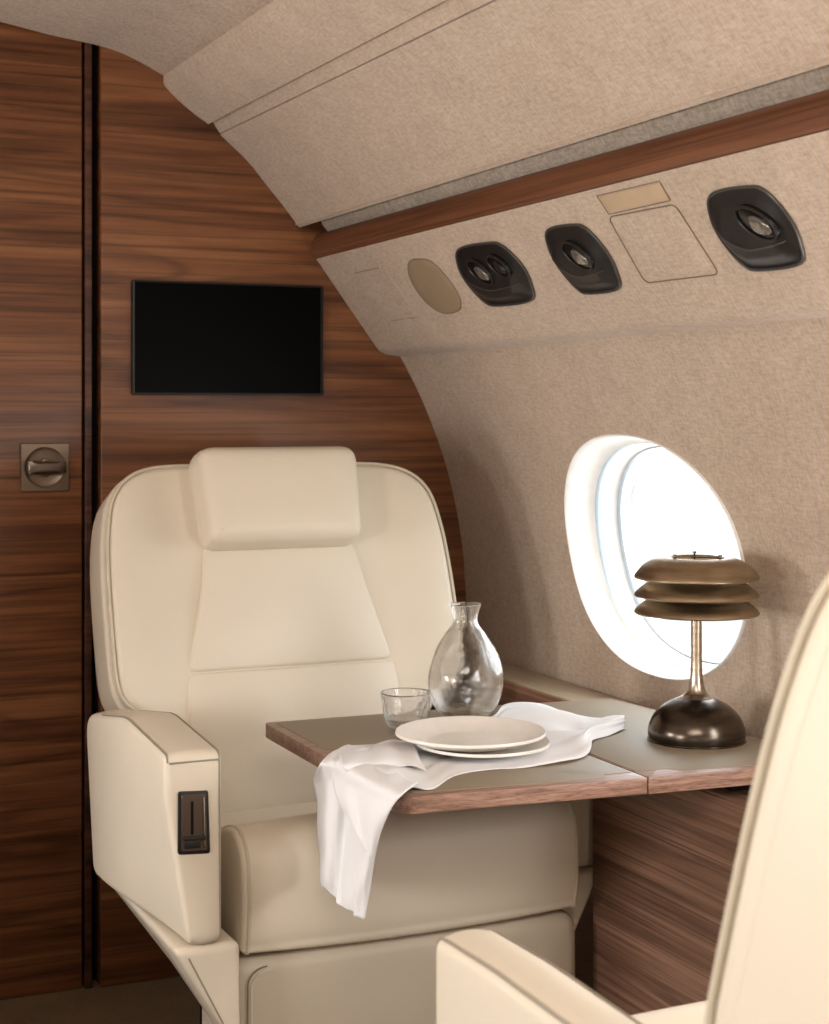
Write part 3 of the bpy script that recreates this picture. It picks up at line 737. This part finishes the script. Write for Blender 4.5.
ac = copy_tree(far); ac.location = (2*XC-1.02, 2.30, 0); ac['label'] = 'unseen cream leather seat facing the rear, added across the aisle to block low light'  # unseen seat copy added to block low rays from the left windows
ac = copy_tree(nr); ac.location = (2*XC-1.02, .95, 0); ac['label'] = 'unseen cream leather seat facing the bulkhead, added across the aisle to block low light'  # second unseen seat copy, added for the same shading
# ------------------------------------------------------------------ things on the table
# carafe
def spline_prof(pts, n=8): return catmull(pts, n)
cz = TZ+.001
outer = spline_prof([(.0, .001), (.030, .000), (.040, .003), (.052, .016), (.0615, .040), (.0635, .062), (.060, .085), (.050, .112), (.034, .138), (.0235, .152), (.0205, .162), (.0225, .174), (.0265, .186)], 7)
inner = [(max(0, r-.0028), z+(.004 if z < .01 else 0)) for r, z in outer][::-1]
random.seed(2)
ph = [random.uniform(0, 6.28) for _ in range(6)]
wobf = lambda a, z: .0007*math.sin(3*a+ph[0]+z*40)+.0005*math.sin(5*a+ph[1]-z*90)
cf = obj('glass_carafe', lathe(outer+[(.0262, .1882), (.0245, .1882)]+inner, (1.1715, 2.412, cz), 72, wobf), M['glassA'], loc=(1.1715, 2.412, cz), angle=80)
tag(cf, 'clear hammered glass carafe with narrow neck standing near the back of the table', 'carafe')
outer = spline_prof([(.0, .0), (.020, .0), (.027, .003), (.034, .016), (.0385, .035), (.0405, .056)], 8)
inner = [(max(0, r-.0026), z+(.006 if z < .012 else 0)) for r, z in outer][::-1]
tb = obj('glass_tumbler', lathe(outer+[(.0400, .0575), (.0385, .0575)]+inner, (1.040, 2.362, cz), 64, wobf), M['glassB'], loc=(1.040, 2.362, cz), angle=80)
tag(tb, 'small clear hammered glass tumbler standing left of the carafe', 'glass')
# plates
def plate(c, R_, h_, name, label, tilt):
    pr = [(0, .0), (R_*.50, 0), (R_*.56, .001), (R_*.80, h_*.45), (R_*.97, h_*.93), (R_, h_), (R_*.996, h_+.0036), (R_*.975, h_+.0038), (R_*.82, h_*.6+.003), (R_*.62, .0055), (R_*.5, .0045), (0, .0045)]
    pr = catmull(pr, 4); pr = [(max(0, r), z) for r, z in pr]
    g = lathe(pr, (0, 0, 0), 96, lambda a, z: .0008*math.sin(2*a+1)+.0005*math.sin(5*a))
    rm = Matrix.Rotation(tilt[0], 3, 'X') @ Matrix.Rotation(tilt[1], 3, 'Y')
    g.v = [rm @ p+Vector(c) for p in g.v]
    o = obj(name, g, M['ceramic'], loc=c, angle=60); tag(o, label, 'plate', 'stacked white plates on the napkin')
plate((1.064, 2.130, TZ+.0085), .099, .009, 'dinner_plate', 'white ceramic plate underneath, its rim showing below the upper plate', (0, 0))
plate((1.051, 2.146, TZ+.0150), .112, .016, 'dinner_plate', 'wide shallow white ceramic plate on top of the other plate', (.0, .0))
# lamp
LC = (1.415, 2.092, TZ+.001)
t = thing('table_lamp', LC, 'aged brass table lamp with three stacked shades before the oval window', 'lamp')
bp = catmull([(0, 0), (.070, 0), (.0735, .002), (.0752, .010), (.0735, .022), (.066, .038), (.052, .052), (.036, .061), (.022, .067), (.016, .0705)], 6)
obj('base', lathe(bp, LC, 72), M['brassd'], t, angle=60)
obj('stem', lathe(catmull([(.026, .0655), (.0175, .0715), (.0130, .080), (.0102, .094), (.0090, .112), (.0086, .135), (.0086, .235)], 5)+[(.0, .235)], LC, 40), M['brassl'], t)
def shade(z, rin, hgt_, name, extra=0):
    R_ = .0965
    pr = catmull([(R_, z), (R_-.003, z+.005), (R_-.012, z+.013), (R_-.026, z+.021), (rin+.006, z+hgt_), (rin, z+hgt_+.0005)], 6)
    inn = [(r-.0012, zz-.0018) for r, zz in pr][::-1]
    return obj(name, lathe(pr+inn+[pr[0]], LC, 96), M['brass'], t, angle=60)
shade(.198, .030, .026, 'lower_shade'); shade(.2245, .030, .026, 'middle_shade')
R_ = .0965; z = .2525
pr = catmull([(R_, z), (R_-.003, z+.006), (R_-.013, z+.017), (R_-.028, z+.0265), (R_-.044, z+.031), (.046, z+.0305), (.043, z+.028)], 6)
obj('upper_shade', lathe(pr+[(r-.0012, zz-.0018) for r, zz in pr][::-1]+[pr[0]], LC, 96), M['brass'], t, angle=60)
obj('diffuser', lathe([(.0, z+.020), (.040, z+.020), (.044, z+.022), (.044, z+.018), (0, z+.017)], LC, 48), M['white'], t)
obj('hub', lathe([(0, .195), (.030, .197), (.031, .222), (.031, .270), (.0, .271)], LC, 32), M['white'], t)
for k in range(3):
    a_ = 1.05+k*2*PI/3
    o_ = Vector(LC)+Vector((.040*math.cos(a_), .040*math.sin(a_), 0))
    g = lathe([(0, z+.020), (.0016, z+.020), (.0016, z+.034), (.0028, z+.034), (.0028, z+.037), (0, z+.037)], o_, 12); obj('screw', g, M['brassd'], t)
obj('top_bar', tube([Vector(LC)+Vector((.036*math.cos(a_), .036*math.sin(a_), z+.034)) for a_ in [(-2.4+.1*q) for q in range(19)]], .0010), M['brassd'], t)
# napkin -------------------------------------------------------------
def px(x_, y_, z_=None, xx=None):              # a sight line met with a height or with an upright plane
    u = (x_-CX)/FPX; v_ = (y_-HY)/FPX
    d = Vector((math.sin(YAW)+math.cos(YAW)*u, math.cos(YAW)-math.sin(YAW)*u, -v_))
    k = (z_-EYE)/d.z if z_ is not None else xx/d.x
    return Vector((0, 0, EYE))+d*k
def cloth_grid(rows, nu, nv, wr):
    """rows of control points from one end of the cloth to the other"""
    m = len(rows[0]); cols = [catmull([tuple(r[j]) for r in rows], nu) for j in range(m)]
    v = []; fc = []; nr_ = len(cols[0])
    grid = []
    for i in range(nr_): grid.append([Vector(q) for q in catmull([cols[j][i] for j in range(m)], nv)])
    nc = len(grid[0])
    for i in range(nr_):
        for j in range(nc):
            a = grid[min(nr_-1, i+1)][j]-grid[max(0, i-1)][j]; b = grid[i][min(nc-1, j+1)]-grid[i][max(0, j-1)]
            n = a.cross(b); n = n.normalized() if n.length > 1e-9 else Vector((0, 0, 1))
            v.append(grid[i][j]+n*wr(i/(nr_-1), j/(nc-1)))
    for i in range(nr_-1):
        for j in range(nc-1): fc.append((i*nc+j, i*nc+j+1, (i+1)*nc+j+1, (i+1)*nc+j))
    return v, fc
def lerp5(a, b, lift=0, mids=(0, 0, 0)):
    out = []
    for k, m_ in zip(range(5), (0,)+tuple(mids)+(0,)):
        p = a.lerp(b, k/4); p.z += m_; out.append(p)
    return out
zt = TZ+.0035
XE = .836
rows = [
    lerp5(px(624, 717, zt+.006), px(625, 728, zt), mids=(.006, .008, .005)),
    lerp5(px(608, 719, zt+.004), px(611, 734, zt), mids=(.008, .010, .006)),
    lerp5(px(588, 719, zt+.002), px(592, 741, zt), mids=(.010, .006, .010)),
    lerp5(px(566, 712, zt+.002), px(588, 754, zt), mids=(.012, .004, .012)),
    lerp5(px(540, 704, zt+.010), px(568, 761, zt), mids=(.010, .003, .006)),
    lerp5(px(505, 704, zt+.008), px(530, 766, zt), mids=(.003, .001, .002)),
    lerp5(px(490, 717, zt+.002), px(490, 769, zt), mids=(.001, .001, .001)),
    lerp5(px(435, 728, zt), px(455, 774, zt), mids=(0, .001, .001)),
    lerp5(px(398, 741, zt), px(432, 788, zt), mids=(.001, .003, .003)),
    lerp5(px(362, 745, zt+.002), px(412, 786, zt+.004), mids=(.010, .006, .008)),
    lerp5(px(338, 750, zt+.005), px(402, 790, zt+.006), mids=(.016, .007, .010)),
    lerp5(px(321, 764, zt+.004), px(391, 803, xx=XE+.010), mids=(.014, .006, .004)),
    [px(316, 778, xx=XE-.004), px(333, 785, xx=XE-.012), px(350, 797, xx=XE-.006), px(368, 804, xx=XE-.010), px(385, 812, xx=XE-.002)],
    [px(317, 800, xx=XE-.004), px(332, 810, xx=XE-.016), px(347, 822, xx=XE-.004), px(364, 830, xx=XE-.014), px(380, 832, xx=XE-.004)],
    [px(317, 830, xx=XE-.004), px(330, 845, xx=XE-.018), px(344, 858, xx=XE-.004), px(360, 862, xx=XE-.014), px(374, 862, xx=XE-.004)],
    [px(317, 858, xx=XE-.004), px(329, 875, xx=XE-.016), px(341, 889, xx=XE-.006), px(356, 893, xx=XE-.013), px(369, 888, xx=XE-.004)],
    [px(319, 881, xx=XE-.004), px(329, 893, xx=XE-.010), px(341, 905, xx=XE-.008), px(353, 914, xx=XE-.009), px(364, 920, xx=XE-.005)]]
for q in rows[10][0:3]: q.y += 0
def wr(u, v_):
    k = .3+.7*abs(2*v_-1)
    return (.0020*math.sin(19*v_+11*u)+.0013*math.sin(37*v_-16*u+1)+.0010*math.sin(52*u+13*v_))*(1 if u < .35 or u > .6 else .45)
g = G(); v, fc = cloth_grid(rows, 7, 9, wr); g.add(v, fc)
# the folded-over second layer of the hanging end
r2 = [
    [px(352, 752, zt+.018), px(366, 757, zt+.016), px(380, 764, zt+.014), px(398, 774, zt+.012), px(418, 784, zt+.006)],
    [px(338, 762, zt+.016), px(352, 770, zt+.014), px(368, 778, zt+.012), px(388, 788, zt+.011), px(404, 794, zt+.008)],
    [px(334, 776, xx=XE-.016), px(347, 785, xx=XE-.020), px(362, 792, xx=XE-.016), px(378, 800, xx=XE-.016), px(393, 806, xx=XE-.010)],
    [px(337, 796, xx=XE-.020), px(349, 806, xx=XE-.026), px(361, 812, xx=XE-.018), px(373, 818, xx=XE-.022), px(385, 822, xx=XE-.014)],
    [px(346, 814, xx=XE-.020), px(355, 826, xx=XE-.024), px(364, 836, xx=XE-.018), px(371, 840, xx=XE-.020), px(378, 842, xx=XE-.014)],
    [px(357, 830, xx=XE-.018), px(362, 842, xx=XE-.021), px(367, 850, xx=XE-.018), px(371, 855, xx=XE-.018), px(374, 858, xx=XE-.014)]]
v, fc = cloth_grid(r2, 8, 6, lambda u, v_: .0008*math.sin(20*v_+5*u)); g.add(v, fc)
r3 = [[px(338, 753, zt+.004), px(340, 757, zt+.020), px(342, 765, zt+.020), px(346, 771, zt+.012)],
      [px(362, 747, zt+.003), px(364, 752, zt+.020), px(368, 761, zt+.019), px(374, 769, zt+.010)],
      [px(392, 741, zt+.003), px(394, 747, zt+.016), px(398, 757, zt+.016), px(404, 766, zt+.008)],
      [px(412, 742, zt+.002), px(416, 749, zt+.008), px(420, 760, zt+.009), px(426, 770, zt+.004)]]
v, fc = cloth_grid(r3, 8, 7, lambda u, v_: .0012*math.sin(17*u+4*v_)); g.add(v, fc)
nk = obj('linen_napkin', g, M['cloth'], loc=(1.05, 2.15, TZ), angle=180)
tag(nk, 'crumpled white linen napkin under the plates, hanging over the table edge', 'napkin')
sd = nk.modifiers.new('thickness', 'SOLIDIFY'); sd.thickness = .0012; sd.offset = 1
